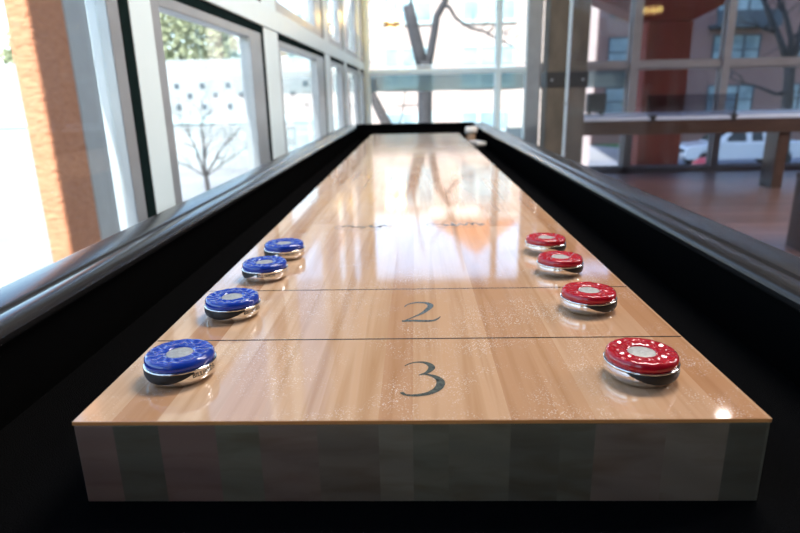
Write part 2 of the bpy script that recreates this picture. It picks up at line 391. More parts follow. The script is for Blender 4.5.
# concrete column
o = empty('concrete_column', (1.29, 5.405, 0))
tag(o, 'square raw concrete column with a black band, beside the far windows', 'column')
bm = bmesh.new(); box(bm, -.168, .168, -.115, .115, 0, 3.3); finish('shaft', bm, M['concrete'], o, bevel=.012)
bm = bmesh.new(); box(bm, -.176, .176, -.123, .123, 1.05, 1.175); bd_ = finish('band', bm, M['blackmetal'], o, bevel=.004); bd_['label'] = 'black metal band around the column'
for x in (-.13, 0, .13):
    bm = bmesh.new()
    lathe(bm, [(.010, 0), (.010, .008), (.006, .012)], 10)
    q = finish('bolt', bm, M['alugrey'], bd_); q.location = (x, -.123, 1.11); q.rotation_euler = (PI/2, 0, 0)

# glass partition beside the table, its polished end shows as a thin pale line
o = empty('glass_partition', (1.2, 2.6, 0))
tag(o, 'tinted glass partition right of the game table, ending in a thin pale upright edge', 'partition')
bm = bmesh.new(); box(bm, -.005, .005, -4.4, 2.3, .03, 3.28); finish('glass_sheet', bm, M['glass_tint'], o)
bm = bmesh.new(); box(bm, -.009, .009, 2.3, 2.318, 0, 3.28); finish('edge_strip', bm, M['alu'], o)
bm = bmesh.new(); box(bm, -.015, .015, -4.4, 2.3, 0, .03); finish('floor_channel', bm, M['alugrey'], o)
bm = bmesh.new(); box(bm, -.022, -.008, 2.29, 2.322, .915, .93); finish('latch', bm, M['chrome'], o)

# recessed downlights
def downlight(x, y, lab):
    o = empty('ceiling_light', (x, y, 3.3)); tag(o, lab, 'ceiling light')
    bm = bmesh.new(); lathe(bm, [(.055, -.004), (.075, -.012), (.08, 0), (.055, 0)], 32, cap=False); finish('rim', bm, M['white'], o)
    bm = bmesh.new(); lathe(bm, [(.053, -.006), (.045, -.010), (.001, -.011)], 32); finish('lens', bm, M['lamp'], o)
downlight(2.62, 4.6, 'round ceiling downlight right of the table, seen as a glint on the board')

# ------------------------------------------------------------------ the shuffleboard table
ZB = .80; Y0 = .382; Y1 = 3.54; W = .254; ZF = .73
table = empty('shuffleboard_table', (0, 0, 0))
tag(table, 'long shuffleboard table with pale maple board and black padded rails', 'shuffleboard table')
bm = bmesh.new(); box(bm, -W, W, Y0+.0005, Y1, ZF, ZB-.0035); pf = finish('playfield', bm, [M['endgrain']], table, bevel=.001)
pf['label'] = 'laminated maple block with grey end grain'
bm = bmesh.new(); box(bm, -W-.0005, W+.0005, Y0, Y1+.0005, ZB-.0035, ZB)
for f in bm.faces:
    f.material_index = 0 if f.calc_center_median().z > ZB-.0001 else 1
tp = finish('playing_surface', bm, [M['maple'], M['resin']], table, bevel=.0007)
tp['label'] = 'glossy honey maple playing surface with amber edge'
# gutter floor, felt lined
XI = .395; YI0 = .16; YI1 = 4.08
bm = bmesh.new(); box(bm, -XI-.01, XI+.01, YI0-.01, YI1+.01, ZF-.012, ZF); finish('gutter_lining', bm, M['felt'], table)
# cabinet
bm = bmesh.new(); box(bm, -.455, .455, .10, 4.14, .56, ZF-.012); finish('cabinet', bm, M['rail'], table, bevel=.006)
for sx in (-1, 1):
    for yy in (.6, 3.4):
        bm = bmesh.new()
        extr(bm, [(-.075, 0), (.075, 0), (.095, .56), (-.095, .56)], -.07, .07, 'y')
        l = finish('leg', bm, M['rail'], table, bevel=.01); l.location = (sx*.33, yy, 0)
# rail profile: u = distance out from the inner felt wall, v = height
def rail_profile(s):
    P = [(0, ZF), (0, .804), (-.0045, .806), (-.008, .809), (-.0100, .813), (-.0105, .817), (-.0090, .8205), (-.0060, .8235), (-.001, .8255), (.004, .8264), (.009, .8266), (.014, .8262), (.018, .8252), (.0200, .8240), (.0215, .8236), (.0230, .8240), (.0245, .8252), (.0262, .8264), (.0285, .8270),
         (.069, .8270), (.0735, .8262), (.0775, .8242), (.0800, .8210), (.081, .817), (.081, .600), (.055, .600), (.055, ZF)]
    return P
for s, nm in ((-1, 'side_rail'), (1, 'side_rail')):
    bm = bmesh.new()
    P = [(s*(XI+u), v) for u, v in rail_profile(s)]
    extr(bm, P, YI0-.08, YI1+.08, 'y')
    q = finish(nm, bm, M['rail'], table, smooth=True); q.data.set_sharp_from_angle(angle=math.radians(24))
    bm = bmesh.new(); box(bm, min(s*(XI-.002), s*(XI+.0005)), max(s*(XI-.002), s*(XI+.0005)), YI0, YI1, ZF, .8085)
    finish('felt_wall', bm, M['carpet'], table)
for yy, s in ((YI0, -1), (YI1, 1)):
    bm = bmesh.new()
    P = [(yy+s*u, v+(.005 if v > .8 else 0)) for u, v in rail_profile(1)]
    extr(bm, P, -XI, XI, 'x')
    finish('end_rail', bm, M['carpet'], table)
    bm = bmesh.new(); box(bm, -XI+.002, XI-.002, min(yy-s*.002, yy+s*.0005), max(yy-s*.002, yy+s*.0005), ZF, .8085)
    finish('felt_wall', bm, M['carpet'], table)

# scoring lines
for yy in (Y0+.149, Y0+.3006, Y1-.149, Y1-.3006):
    bm = bmesh.new(); box(bm, -W+.001, W-.001, yy-.0011, yy+.0011, ZB, ZB+.00012); finish('score_line', bm, M['line'], tp)
# lettering: stroke outlines on the board
def stroke(bm, pts, z=ZB):
    """pts: (x, y, half width) -> flat ribbon with round sense"""
    L, Rr = [], []
    # resample with Catmull-Rom
    Q = []
    n = len(pts)
    for i in range(n-1):
        p0, p1, p2, p3 = pts[max(i-1, 0)], pts[i], pts[i+1], pts[min(i+2, n-1)]
        for k in range(8):
            u = k/8
            Q.append(tuple(.5*((2*b)+(-a+c)*u+(2*a-5*b+4*c-d)*u*u+(-a+3*b-3*c+d)*u**3) for a, b, c, d in zip(p0, p1, p2, p3)))
    Q.append(pts[-1])
    for i, (x, y, w) in enumerate(Q):
        a, c = Q[max(i-1, 0)], Q[min(i+1, len(Q)-1)]
        d = Vector((c[0]-a[0], c[1]-a[1])); d.normalize(); nx, ny = -d.y, d.x
        w = max(w, .0002)
        L.append(bm.verts.new((x+nx*w, y+ny*w, z+.00015))); Rr.append(bm.verts.new((x-nx*w, y-ny*w, z+.00015)))
    for i in range(len(L)-1):
        bm.faces.new((L[i], L[i+1], Rr[i+1], Rr[i]))
# digit '3' in a 44 x 63 mm cell, centred at 0,0
D3 = [[(-.0155, .0225, .0006), (-.0105, .0272, .0010), (-.003, .0300, .0014), (.0050, .0290, .0024), (.0105, .0240, .0033), (.0115, .0175, .0034), (.0065, .0095, .0022), (-.0015, .0050, .0007)],
      [(-.0015, .0052, .0006), (.0060, .0060, .0014), (.0150, .0015, .0030), (.0195, -.0075, .0042), (.0165, -.0185, .0040), (.0075, -.0265, .0030), (-.0040, -.0297, .0022), (-.0130, -.0290, .0016), (-.0165, -.0262, .0020), (-.0178, -.0245, .0018)]]
D2 = [[(-.0170, .0150, .0006), (-.0145, .0215, .0010), (-.0080, .0275, .0018), (.0000, .0295, .0024), (.0085, .0265, .0034), (.0120, .0195, .0040), (.0100, .0105, .0036), (.0030, -.0040, .0026), (-.0060, -.0150, .0016), (-.0185, -.0285, .0008)],
      [(-.0190, -.0275, .0026), (-.0080, -.0265, .0032), (.0060, -.0275, .0030), (.0140, -.0265, .0024), (.0195, -.0200, .0012), (.0215, -.0150, .0005)]]
def digit(D, cx, cy, flip, m, z=ZB, sx=1.0):
    bm = bmesh.new()
    for k, s in enumerate(D):
        stroke(bm, [(cx+flip*x*sx, cy+flip*y, w*.84) for x, y, w in s], z+k*.00004)
    finish('printed_numeral', bm, m, tp)
digit(D3, .0035, .4485, 1, M['ink'], sx=.86); digit(D2, .0045, .6045, 1, M['ink'])
digit(D3, .0, Y1-.0665, -1, M['ink_old']); digit(D2, 0, Y1-.2225, -1, M['ink_old'])
# worn scripts at the foul line
def emblem(cx, cy, m):
    bm = bmesh.new(); pts = []
    n = 20
    for i in range(n+1):
        a = 2*PI*i/n
        pts.append((cx+.052*math.cos(a), cy+.026*math.sin(a), .0007))
    stroke(bm, pts)
    random.seed(int(abs(cx)*1000))
    for q in range(5):
        x0_ = cx-.040+.017*q
        pts = [(x0_+random.uniform(-.002, .002)+.005*k, cy+random.uniform(-.012, .012), random.uniform(.0014, .0036)) for k in range(5)]
        stroke(bm, pts, ZB+.00004)
    finish('printed_emblem', bm, m, tp)
emblem(-.092, 1.035, M['ink']); emblem(.072, 1.045, M['ink_old'])

# ------------------------------------------------------------------ pucks
def wrap_text(body, size, r, az0, z, mat, parent):
    cu = bpy.data.curves.new('t', 'FONT'); cu.body = body; cu.size = size; cu.extrude = 0
    ob = bpy.data.objects.new('t', cu); C.objects.link(ob)
    dg = bpy.context.evaluated_depsgraph_get()
    me = bpy.data.meshes.new_from_object(ob.evaluated_get(dg)); bpy.data.objects.remove(ob)
    me.name = 'maker_text'
    for v in me.vertices:
        a = az0 + v.co.x/r
        h = z + v.co.y
        v.co = (r*math.sin(a), -r*math.cos(a), h)
    me.materials.clear(); me.materials.append(mat)
    o = bpy.data.objects.new('maker_text', me); C.objects.link(o); o.parent = parent
    return o
def body_r(z):
    prof = [(.0225, 0), (.0262, .0022), (.0277, .0039), (.0286, .0052), (.0293, .0072), (.0295, .0095), (.0293, .0122), (.0290, .0134), (.0290, .0150)]
    for (r0, z0), (r1, z1) in zip(prof, prof[1:]):
        if z <= z1: return r0+(r1-r0)*(z-z0)/(z1-z0)
    return prof[-1][0]
def make_puck(mat):
    root = empty('puck', (0, 0, 0))
    bm = bmesh.new()
    lathe(bm, [(.0185, .0006), (.0215, 0), (.0242, .0006), (.0262, .0022), (.0277, .0039), (.0286, .0052), (.0293, .0072), (.0295, .0095), (.0293, .0122), (.0290, .0134), (.0296, .0138), (.0296, .0145), (.0287, .0149), (.0260, .0150)], 96)
    finish('chrome_body', bm, M['chrome'], root)
    # cap: raised ring with staggered hammered dimples
    bm = bmesh.new(); n = 120
    prof = [(.0265, .0150), (.0278, .0151), (.0283, .0158), (.0285, .0172), (.0284, .0190), (.0280, .0204), (.0273, .0213)]
    rs = [.0265, .0254, .0242, .0229, .0216, .0203, .0190, .0177, .0164, .0151, .0138, .0125]
    rings = []
    for r, z in prof: rings.append([(r, z)]*n)
    for r in rs:
        row = []
        for i in range(n):
            a = 2*PI*i/n
            u = (r-.0125)/(.0276-.0125)
            cell = math.sin(a*8+u*4.5)*math.sin(a*8-u*4.5+1.0)*1.3+.45*math.sin(u*9.5+1.2*math.sin(a*8))
            amp = .0006*math.sin(min(1, u*1.02)*PI)**.6 if 0 < u < 1 else 0
            row.append((r, .0219 + .0004*math.sin(u*PI) + amp*cell))
        rings.append(row)
    for r, z in [(.0113, .0212), (.0108, .0205)]: rings.append([(r, z)]*n)
    vr = [[bm.verts.new((rz[0]*math.cos(2*PI*i/n), rz[0]*math.sin(2*PI*i/n), rz[1])) for i, rz in enumerate(row)] for row in rings]
    for a, b in zip(vr, vr[1:]):
        for i in range(n):
            f = bm.faces.new((a[i], a[(i+1) % n], b[(i+1) % n], b[i])); f.smooth = True
    cap = finish('enamel_cap', bm, mat, root)
    bm = bmesh.new(); lathe(bm, [(.0112, .0200), (.0112, .0207), (.0100, .0210), (.002, .0211)], 48); finish('centre_disc', bm, M['disc'], root)
    # black leaf-shaped label along the upper body
    bm = bmesh.new(); K = 48; rows = []
    for i in range(K+1):
        u = i/K; a = (-1+2*u)*math.radians(66)
        th = .0088*math.sin(PI*min(1, max(0, u)))**.85
        zt = .0134; rows.append([])
        for k in range(8):
            z = zt-th*k/7; r = body_r(z)+.0003
            rows[-1].append(bm.verts.new((r*math.sin(a), -r*math.cos(a), z)))
    for a, b in zip(rows, rows[1:]):
        for k in range(7):
            f = bm.faces.new((a[k], b[k], b[k+1], a[k+1])); f.smooth = True
    finish('black_label', bm, M['black'], root)
    wrap_text('BILLIARDS', .0054, .0298, math.radians(60), .0085, M['black'], root)
    return root
def copy_tree(o, parent=None):
    c = o.copy(); C.objects.link(c)
    if parent: c.parent = parent
    for ch in list(o.children): copy_tree(ch, c)
    return c
def place(proto, spots, group):
    for i, (x, y, rz, lab) in enumerate(spots):
        o = proto if i == 0 else copy_tree(proto)
        o.location = (x, y, ZB+.0002); o.rotation_euler = (0, 0, math.radians(rz)); tag(o, lab, 'puck', group)
place(make_puck(M['blue']), [
    (-.200, .457, -22, 'blue capped chrome puck nearest the front edge of the board'),
    (-.198, .601, -22, 'blue capped chrome puck between the two score lines, beside the numeral 2'),
    (-.196, .737, -68, 'third blue capped puck from the front, just beyond the far score line'),
    (-.192, .838, -68, 'farthest blue capped puck, partly behind another blue puck')], 'blue pucks along the left of the board')
place(make_puck(M['red']), [
    (.185, .451, 24, 'red capped chrome puck nearest the front edge, beside the numeral 3'),
    (.186, .609, 44, 'red capped chrome puck between the two score lines'),
    (.187, .744, 58, 'third red capped puck from the front, just beyond the far score line'),
    (.191, .851, 66, 'farthest red capped puck, partly behind another red puck')], 'red pucks along the right of the board')

# things in the gutter at the far right
o = empty('wax_can', (.325, 3.52, ZF+.001)); tag(o, 'small tan can with white lid standing in the far right gutter', 'can')
bm = bmesh.new(); lathe(bm, [(.024, 0), (.025, .004), (.025, .070), (.024, .072)], 24); finish('can_body', bm, M['tan'], o)
bm = bmesh.new(); lathe(bm, [(.033, .072), (.035, .075), (.035, .098), (.031, .104), (.01, .105)], 24); finish('lid', bm, M['cream'], o)
o = empty('board_brush', (.335, 3.27, ZF+.001), math.radians(20)); tag(o, 'small pale wooden brush block lying in the right gutter before the can', 'brush')
bm = bmesh.new(); box(bm, -.028, .028, -.06, .06, .02, .042); finish('brush_block', bm, M['cream'], o, bevel=.006)
bm = bmesh.new()
for i in range(9):
    for j in range(18):
        x = -.022+.0055*i; y = -.053+.0062*j; box(bm, x-.0014, x+.0014, y-.0014, y+.0014, 0, .021)
q = finish('bristles', bm, M['black'], o); q['kind'] = 'stuff'

# ------------------------------------------------------------------ hanging lamp
o = empty('hanging_lamp', (-.25, 7.15, 3.3)); tag(o, 'small brass ring lamp with warm bulbs hanging by the far window', 'pendant lamp')
bm = bmesh.new(); lathe(bm, [(.05, 0), (.05, -.02), (.015, -.035), (.012, -.04)], 24); finish('ceiling_rose', bm, M['brass'], o)
bm = bmesh.new(); tube(bm, [(0,0,-.035), (0,0,-1.13)], .004, 8); finish('rod', bm, M['brass'], o)
bm = bmesh.new(); lathe(bm, [(.008, -1.11), (.03, -1.13), (.008, -1.15)], 16); finish('hub', bm, M['brass'], o)
ring = bmesh.new(); tube(ring, [(.088*math.cos(2*PI*i/32), .088*math.sin(2*PI*i/32), -1.53) for i in range(32)], .011, 8, closed=True); finish('ring', ring, M['brass'], o)
for k in range(4):
    a = PI/4+k*PI/2; x, y = .088*math.cos(a), .088*math.sin(a)
    bm = bmesh.new(); tube(bm, [(x*.25, y*.25, -1.13), (x*.9, y*.9, -1.22), (x, y, -1.52)], .0035, 6); finish('hanger', bm, M['brass'], o)
for k in range(6):
    a = k*PI/3; x, y = .088*math.cos(a), .088*math.sin(a)
    bm = bmesh.new(); lathe(bm, [(.009, -1.52), (.010, -1.50), (.010, -1.485)], 12, c=(x, y, 0)); h_ = finish('bulb_socket', bm, M['brass'], o)
    bm = bmesh.new(); lathe(bm, [(.006, -1.485), (.020, -1.462), (.024, -1.440), (.018, -1.415), (.002, -1.400)], 14, c=(x, y, 0)); finish('bulb', bm, M['bulb'], h_)

# ------------------------------------------------------------------ furniture on the right
o = empty('long_table', (3.1, 6.8, 0)); tag(o, 'long dark table with sky-sheen painted top and thick apron before the far right windows', 'table')
bm = bmesh.new(); box(bm, -1.55, 2.6, -.60, .62, .715, .75); finish('table_top', bm, M['tabletop'], o, bevel=.006)['label'] = 'table top with the sky reflection put into its pale colour'
for y_ in (-.585, .555):
    bm = bmesh.new(); box(bm, -1.51, 2.56, y_, y_+.05, .575, .715); finish('apron', bm, M['darkwood'], o, bevel=.004)
for x in (-1.44, 2.40):
    for y_ in (-.50, .36):
        bm = bmesh.new(); box(bm, x-.055, x+.055, y_-.1+.04, y_+.1+.04, 0, .715); finish('leg', bm, M['darkwood'], o, bevel=.006)
bm = bmesh.new(); box(bm, .605, .715, -.535, -.30, 0, .715); finish('leg', bm, M['darkwood'], o, bevel=.006)
# smoked clear panel clamped to the table's near edge
o = empty('desk_screen', (2.79, 6.25, .75)); tag(o, 'low smoked clear panel standing on the long dark table', 'screen')
bm = bmesh.new(); box(bm, -.45, .44, .0, .006, .006, .21); finish('panel', bm, M['acrylic'], o)
bm = bmesh.new(); box(bm, .424, .444, -.004, .010, .004, .214); finish('edge_channel', bm, M['blackmetal'], o)
for x in (-.40, .40):
    bm = bmesh.new(); extr(bm, [(-.035, .012), (.035, .012), (.012, -.05), (-.012, -.05)], -.062, -.052, 'y')
    box(bm, -.035, .035, -.060, .012, .001, .012)
    q = finish('clamp', bm, M['blackmetal'], o); q.location = (x, 0, 0)
# bench at the right frame edge
o = empty('wooden_bench', (3.2, 3.75, 0)); tag(o, 'dark wooden bench at the right edge, only its end showing', 'bench')
bm = bmesh.new(); box(bm, -.74, .9, -.16, .16, .45, .49); finish('seat', bm, M['darkwood'], o, bevel=.005)
for x in (-.74, .8):
    bm = bmesh.new(); box(bm, x, x+.06, -.15, .15, 0, .45); finish('leg', bm, M['darkwood'], o, bevel=.004)

# ------------------------------------------------------------------ outdoors
bm = bmesh.new(); box(bm, -90, 90, -40, 120, GZ-.3, GZ); struct('ground', bm, M['paving'])
bm = bmesh.new(); box(bm, 4, 70, 26.0, 32.2, GZ, GZ+.02); struct('street', bm, M['asphalt'])
bm = bmesh.new(); box(bm, 3, 70, 9.6, 24.2, GZ, GZ+.03); tag(finish('near_lawn', bm, M['grass']), 'strip of green lawn between the building and the street', 'lawn', kind='stuff')
bm = bmesh.new(); extr(bm, [(17, 33), (70, 33), (70, 41.9), (12, 41.9)], GZ, GZ+.03, 'z'); tag(finish('far_lawn', bm, M['grass']), 'green lawn at the foot of the red brick building', 'lawn', kind='stuff')

# stucco columns
o = empty('stucco_column', (-3.3, 5.0, GZ)); tag(o, 'rough orange stucco column outside the left window, sunlit on its front', 'column')
bm = bmesh.new(); box(bm, .21, .40, -.25, .26, 0, 6.6)
finish('shaft', bm, M['stucco'], o, bevel=.03)
o = empty('reflection_block', (-3.10, 5.50, GZ)); tag(o, 'grey block standing in for a glass reflection, just behind the orange column', 'reflection block')
bm = bmesh.new(); box(bm, -.10, .195, -.235, .20, 0, 6.6); finish('shaft', bm, M['plaster'], o, bevel=.01)  # block added to imitate the grey reflection in the left window glass
o = empty('stucco_arcade', (3.6, 9.25, GZ)); tag(o, 'red brown stucco column with flared arms outside the far right windows', 'column')
bm = bmesh.new(); box(bm, -.32, .31, -.25, .25, 0, 1.92-GZ); finish('shaft', bm, M['stucco2'], o, bevel=.015)
bm = bmesh.new(); g = -GZ
extr(bm, [(-.32, 1.92+g), (.31, 1.93+g), (1.25, 2.38+g), (6.0, 2.38+g), (6.0, 2.72+g), (-1.7, 2.72+g), (-1.7, 2.50+g)], -.25, .25, 'y')
finish('flared_capital', bm, M['stucco2'], o, bevel=.015)

# bare trees
def tree(name, loc, limbs, label, mat='bark', leaves=None, group=None):
    o = empty(name, loc); tag(o, label, 'tree', group)
    for nm, pts, rad in limbs:
        bm = bmesh.new(); tube(bm, pts, rad, 10); finish(nm, bm, M[mat], o, smooth=True)
    return o
def T13(x, z): return (x, 0, z-GZ)
twigs = []
def wander(p, d, n, st, jit):
    pts = [Vector(p)]; d = Vector(d)
    for i in range(n):
        d = (d+Vector((random.uniform(-jit, jit), random.uniform(-jit, jit), random.uniform(-jit, jit)))).normalized()
        pts.append(pts[-1]+d*st)
    return [tuple(p) for p in pts]
limbs = [('trunk', [(.24,0,0), (.22,0,1.5), (.21,0,3.0), (.215,0,4.0), (.20,0,4.30)], [.22,.17,.155,.155,.15]),
         ('limb', [(.19,0,4.1), (.08,0,4.55), (-.03,0,5.0), (-.11,0,5.38)], [.13,.13,.125,.12]),
         ('limb', [(.24,0,4.1), (.33,0,4.45), (.40,0,4.8), (.46,0,5.15), (.62,.02,5.42), (.78,.05,5.75), (.9,.1,6.4), (1.1,.2,7.2)], [.10,.085,.08,.078,.07,.06,.045,.02]),
         ('branch', [(.60,.02,5.38), (.72,0,5.33), (.85,0,5.12), (1.14,0,4.93), (1.42,.02,4.86), (1.66,.05,4.74), (1.95,.05,4.6), (2.2,.05,4.45)], [.045,.04,.034,.028,.026,.022,.016,.008]),
         ('branch', [(1.66,.05,4.74), (1.85,.1,4.82), (2.15,.12,4.75)], [.016,.01,.005]),
         ('branch', [(1.5,.05,4.84), (1.7,.1,5.0), (1.8,.12,5.25)], [.014,.01,.004]),
         ('branch', [(.78,.05,5.75), (.6,.1,6.1), (.3,.1,6.5)], [.04,.03,.012]),
         ('branch', [(-.08,0,5.34), (.0,.05,5.7), (.05,.1,6.2), (.2,.1,6.9)], [.03,.025,.02,.01])]
for k in range(7):
    p = (1.0+.17*k, .03, 4.95-.06*k)
    limbs.append(('twig', wander(p, (random.uniform(-.5,.8), .1, random.choice((-1, 1))), 7, .075, .5), [.009]*5+[.006,.004,.002]))
tree('forked_tree', (0, 13, GZ), limbs, 'grey bare tree with a sawn-off left limb, forking beyond the far window')
limbs = [('trunk', [(.15,0,0), (.0,0,2.0), (-.12,0,2.95), (-.32,0,3.35), (-.46,0,3.66), (-.60,0,4.3), (-.62,0,5.0), (-.5,0,5.7)], [.14,.13,.12,.11,.095,.05,.03,.02]),
         ('branch', [(.0,0,3.42), (.22,0,3.42), (.50,0,3.43), (.7,.1,3.5)], [.012,.02,.018,.008]),
         ('branch', [(.02,0,2.6), (.12,0,3.0), (.2,0,3.4), (.28,0,3.9)], [.03,.022,.018,.01])]
for k in range(12):
    limbs.append(('twig', wander((-.6, 0, 4.0+.16*k), (random.uniform(-1,1), .1, random.uniform(.2,1)), 8, .09, .5), [.012]*5+[.009,.006,.003,.002]))
tree('leaning_tree', (-.45+.0, 13.2, GZ), limbs, 'thin leaning bare tree left of the forked tree beyond the far window', 'barkdark')

# bare street tree on the right: px 789 -> X/Y .62
def branchy(loc, base_pts, base_r, forks, label, mat, seed, name='bare_tree', tw=24):
    random.seed(seed)
    limbs = [('trunk', base_pts, base_r)]
    top = Vector(base_pts[-1])
    for d, L, r in forks:
        pts = wander(top, d, 9, L/9, .16); limbs.append(('limb', pts, [r*(1-i/10.5) for i in range(10)]))
        for k in range(tw//len(forks)):
            q = pts[random.randint(2, 9)]
            dd = Vector(d)+Vector((random.uniform(-1,1), random.uniform(-.5,.5), random.uniform(-.4,.8)))
            limbs.append(('twig', wander(q, dd, 7, L/14, .35), [r*.28*(1-i/8.5) for i in range(8)]))
    return tree(name, loc, limbs, label, mat)
random.seed(3)
tl = [('trunk', [(.15,0,.05), (.12,0,1.6), (.03,0,3.2), (-.05,0,4.0), (-.10,0,4.35)], [.30,.22,.19,.18,.17]),
      ('limb', [(-.12,0,4.2), (-.45,0,5.0), (-.95,.05,5.9), (-1.35,.05,6.6), (-1.7,.1,7.6)], [.13,.11,.09,.075,.04]),
      ('limb', [(-.08,0,4.2), (-.15,.05,5.2), (-.45,.08,6.0), (-.8,.1,6.6), (-.95,.1,7.7)], [.12,.10,.085,.07,.04]),
      ('limb', [(0,0,4.1), (.1,.05,4.8), (.12,.05,5.6), (.35,.05,6.3), (.7,.1,7.4)], [.12,.10,.08,.07,.03]),
      ('branch', [(-.70,.02,5.45), (-1.1,.05,5.55), (-1.6,.08,5.75), (-2.2,.1,5.85)], [.06,.05,.035,.012]),
      ('branch', [(.05,0,3.5), (-.4,0,3.35), (-1.0,.05,3.6), (-1.6,.05,3.75), (-2.1,.05,3.95)], [.07,.06,.045,.03,.012]),
      ('branch', [(.1,0,4.8), (.5,0,5.1), (1.0,.1,5.6)], [.06,.045,.015])]
for k in range(26):
    b_ = tl[1+k % 6][1]; p_ = b_[random.randint(1, len(b_)-1)]
    tl.append(('twig', wander(p_, (random.uniform(-1,1), random.uniform(-.4,.4), random.uniform(-.2,1)), 7, .18, .4), [.03*(1-i/8.5) for i in range(8)]))
tree('bare_tree', (13.38, 22.5, GZ+.02), tl, 'dark spreading bare tree in front of the red brick building')
branchy((-6.6, 18.5, GZ), [(0,0,0), (.05,0,.7), (.02,0,1.3)], [.10,.08,.07],
        [((-.5,0,1), 1.9, .045), ((.1,0,1), 2.2, .05), ((.7,0,1), 1.7, .04), ((-1,0,.5), 1.5, .03), ((1,.1,.4), 1.4, .03)],
        'small bare tree standing before the white wall outside the left window', 'barkdark', 5, tw=70)

# white wall building with rows of square holes
o = empty('white_building', (-13, 32, GZ)); tag(o, 'long low white building with rows of small dark square openings', 'building')
bm = bmesh.new(); box(bm, -14, 8.6, 0, 10, 0, 5.55); wl = finish('wall', bm, M['whitewall'], o)
bm = bmesh.new(); box(bm, -14, 8.6, -.12, 0, 2.35, 2.75); finish('ledge', bm, M['winframepale'], o)
random.seed(2)
for r_, z in enumerate((4.25, 3.75, 3.2)):
    for k in range(12):
        x = -7.5+k*1.35+(.65 if r_ % 2 else 0)
        if x > 8.2: continue
        bm = bmesh.new(); box(bm, x-.13, x+.13, -.02, .1, z-.14, z+.14); finish('wall_opening', bm, M['winframe'], o)
for z in (1.7, .9):
    for k in range(5):
        x = -4+k*2.6; bm = bmesh.new(); box(bm, x-.16, x+.16, -.02, .1, z-.2, z+.2); finish('wall_opening', bm, M['winframepale'], o)

# leafy trees beyond it
def crown(bm, c, r, n, sz):
    for i in range(n):
        d = Vector((random.gauss(0,1), random.gauss(0,1), random.gauss(0,1))).normalized()*random.uniform(.35,1)**.5
        p = Vector(c)+Vector((d.x*r[0], d.y*r[1], d.z*r[2]))
        a = Vector((random.uniform(-1,1), random.uniform(-1,1), random.uniform(-1,1))).normalized(); b = a.orthogonal().normalized()
        v = [bm.verts.new(p+a*sz*u+b*sz*w) for u, w in ((-1,0), (0,-.6), (1,0), (0,.6))]
        bm.faces.new(v)
random.seed(11)
for k, (x, y, h, lab) in enumerate([(-25.8, 45, 8.5, 'pale leafy tree rising behind the left half of the white building'),
                                    (-17.1, 47, 9.5, 'tall yellow green tree rising behind the middle of the white building'),
                                    (-8.3, 46, 8.2, 'pale leafy tree behind the right end of the white building')]):
    o = empty('leafy_tree', (x, y, GZ)); tag(o, lab, 'tree', 'trees behind the white building')
    bm = bmesh.new(); tube(bm, [(0,0,0), (.1,0,h*.5), (0,.1,h*.85)], [.25,.18,.06], 8); finish('trunk', bm, M['bark'], o)
    bm = bmesh.new(); crown(bm, (0,0,h*.72), (4.1, 2.5, h*.42), 4200, .24); finish('foliage', bm, M['leaf'], o)

# generic building
def building(name, loc, rz, w, d, h, wall, wins, frame, pane, label, extra=None):
    o = empty(name, loc, rz); tag(o, label, 'building')
    bm = bmesh.new(); box(bm, 0, w, 0, d, 0, h); finish('wall', bm, wall, o)
    bm = bmesh.new(); box(bm, -.15, w+.15, -.15, d+.15, h, h+.35); finish('parapet', bm, M['trimpale'], o)
    for x, z, ww, hh, nsash in wins:
        bm = bmesh.new(); t_ = .09
        box(bm, x-t_, x+ww+t_, -.06, .02, z+hh, z+hh+t_); box(bm, x-t_, x+ww+t_, -.14, .02, z-.12, z)
        box(bm, x-t_, x, -.06, .02, z, z+hh); box(bm, x+ww, x+ww+t_, -.06, .02, z, z+hh)
        for k in range(1, nsash): box(bm, x+ww*k/nsash-.07, x+ww*k/nsash+.07, -.06, .02, z, z+hh)
        box(bm, x, x+ww, -.045, -.01, z+hh*.48, z+hh*.53)
        f = finish('window', bm, frame, o)
        bm = bmesh.new(); box(bm, x, x+ww, -.02, -.005, z, z+hh); finish('pane', bm, pane, f)
    return o
# right: red brown brick apartments (facade plane Y = 42)
wins = []
YB = 42
def wpx(x): return (x-415)/593*YB*1.02   # plan spacing chosen from the facade's bays
rows = [(7.55, 2.2), (3.95, 2.05), (.6, 2.05)]
X0 = 11.0
for k, z in enumerate((1.1, 4.25, 7.45, 10.7)):
    for x, ww, n in ((1.9, 1.2, 1), (8.7, 2.9, 3), (14.0, 1.4, 2), (20, 2.9, 3), (25.5, 1.6, 2), (31, 2.9, 3)):
        wins.append((x, z+.85, ww, 1.75, n))
bld = building('brick_apartments', (X0, YB, GZ), 0, 42, 12, 15, M['brickred'], wins, M['winframe'], M['paleglass'], 'red brown brick apartment building seen through the right windows')
bm = bmesh.new(); box(bm, 8.2, 12.3, -1.1, 0, 7.3, 7.5); box(bm, 8.2, 12.3, -1.1, -1.02, 7.5, 8.3); finish('balcony', bm, M['winframe'], bld)
# centre: pale sunlit brick building with an orange gable
wins = []
for z in (1.0, 4.0, 6.9):
    for x, ww, n in ((2.8, 2.2, 3), (6.5, 2.4, 3), (10.4, 1.4, 2)):
        wins.append((x, z, ww, 1.7, n))
bld = building('pale_apartments', (-4.2, 30, GZ), 0, 12.8, 10, 9.1, M['brickpale'], wins, M['winframepale'], M['paleglass'], 'pale sunlit brick building straight beyond the far window, with an orange gable')
bm = bmesh.new(); extr(bm, [(4.8, 9.46), (9.6, 9.46), (7.3, 11.3)], -.2, 6, 'y'); finish('gable', bm, M['stucco'], bld)

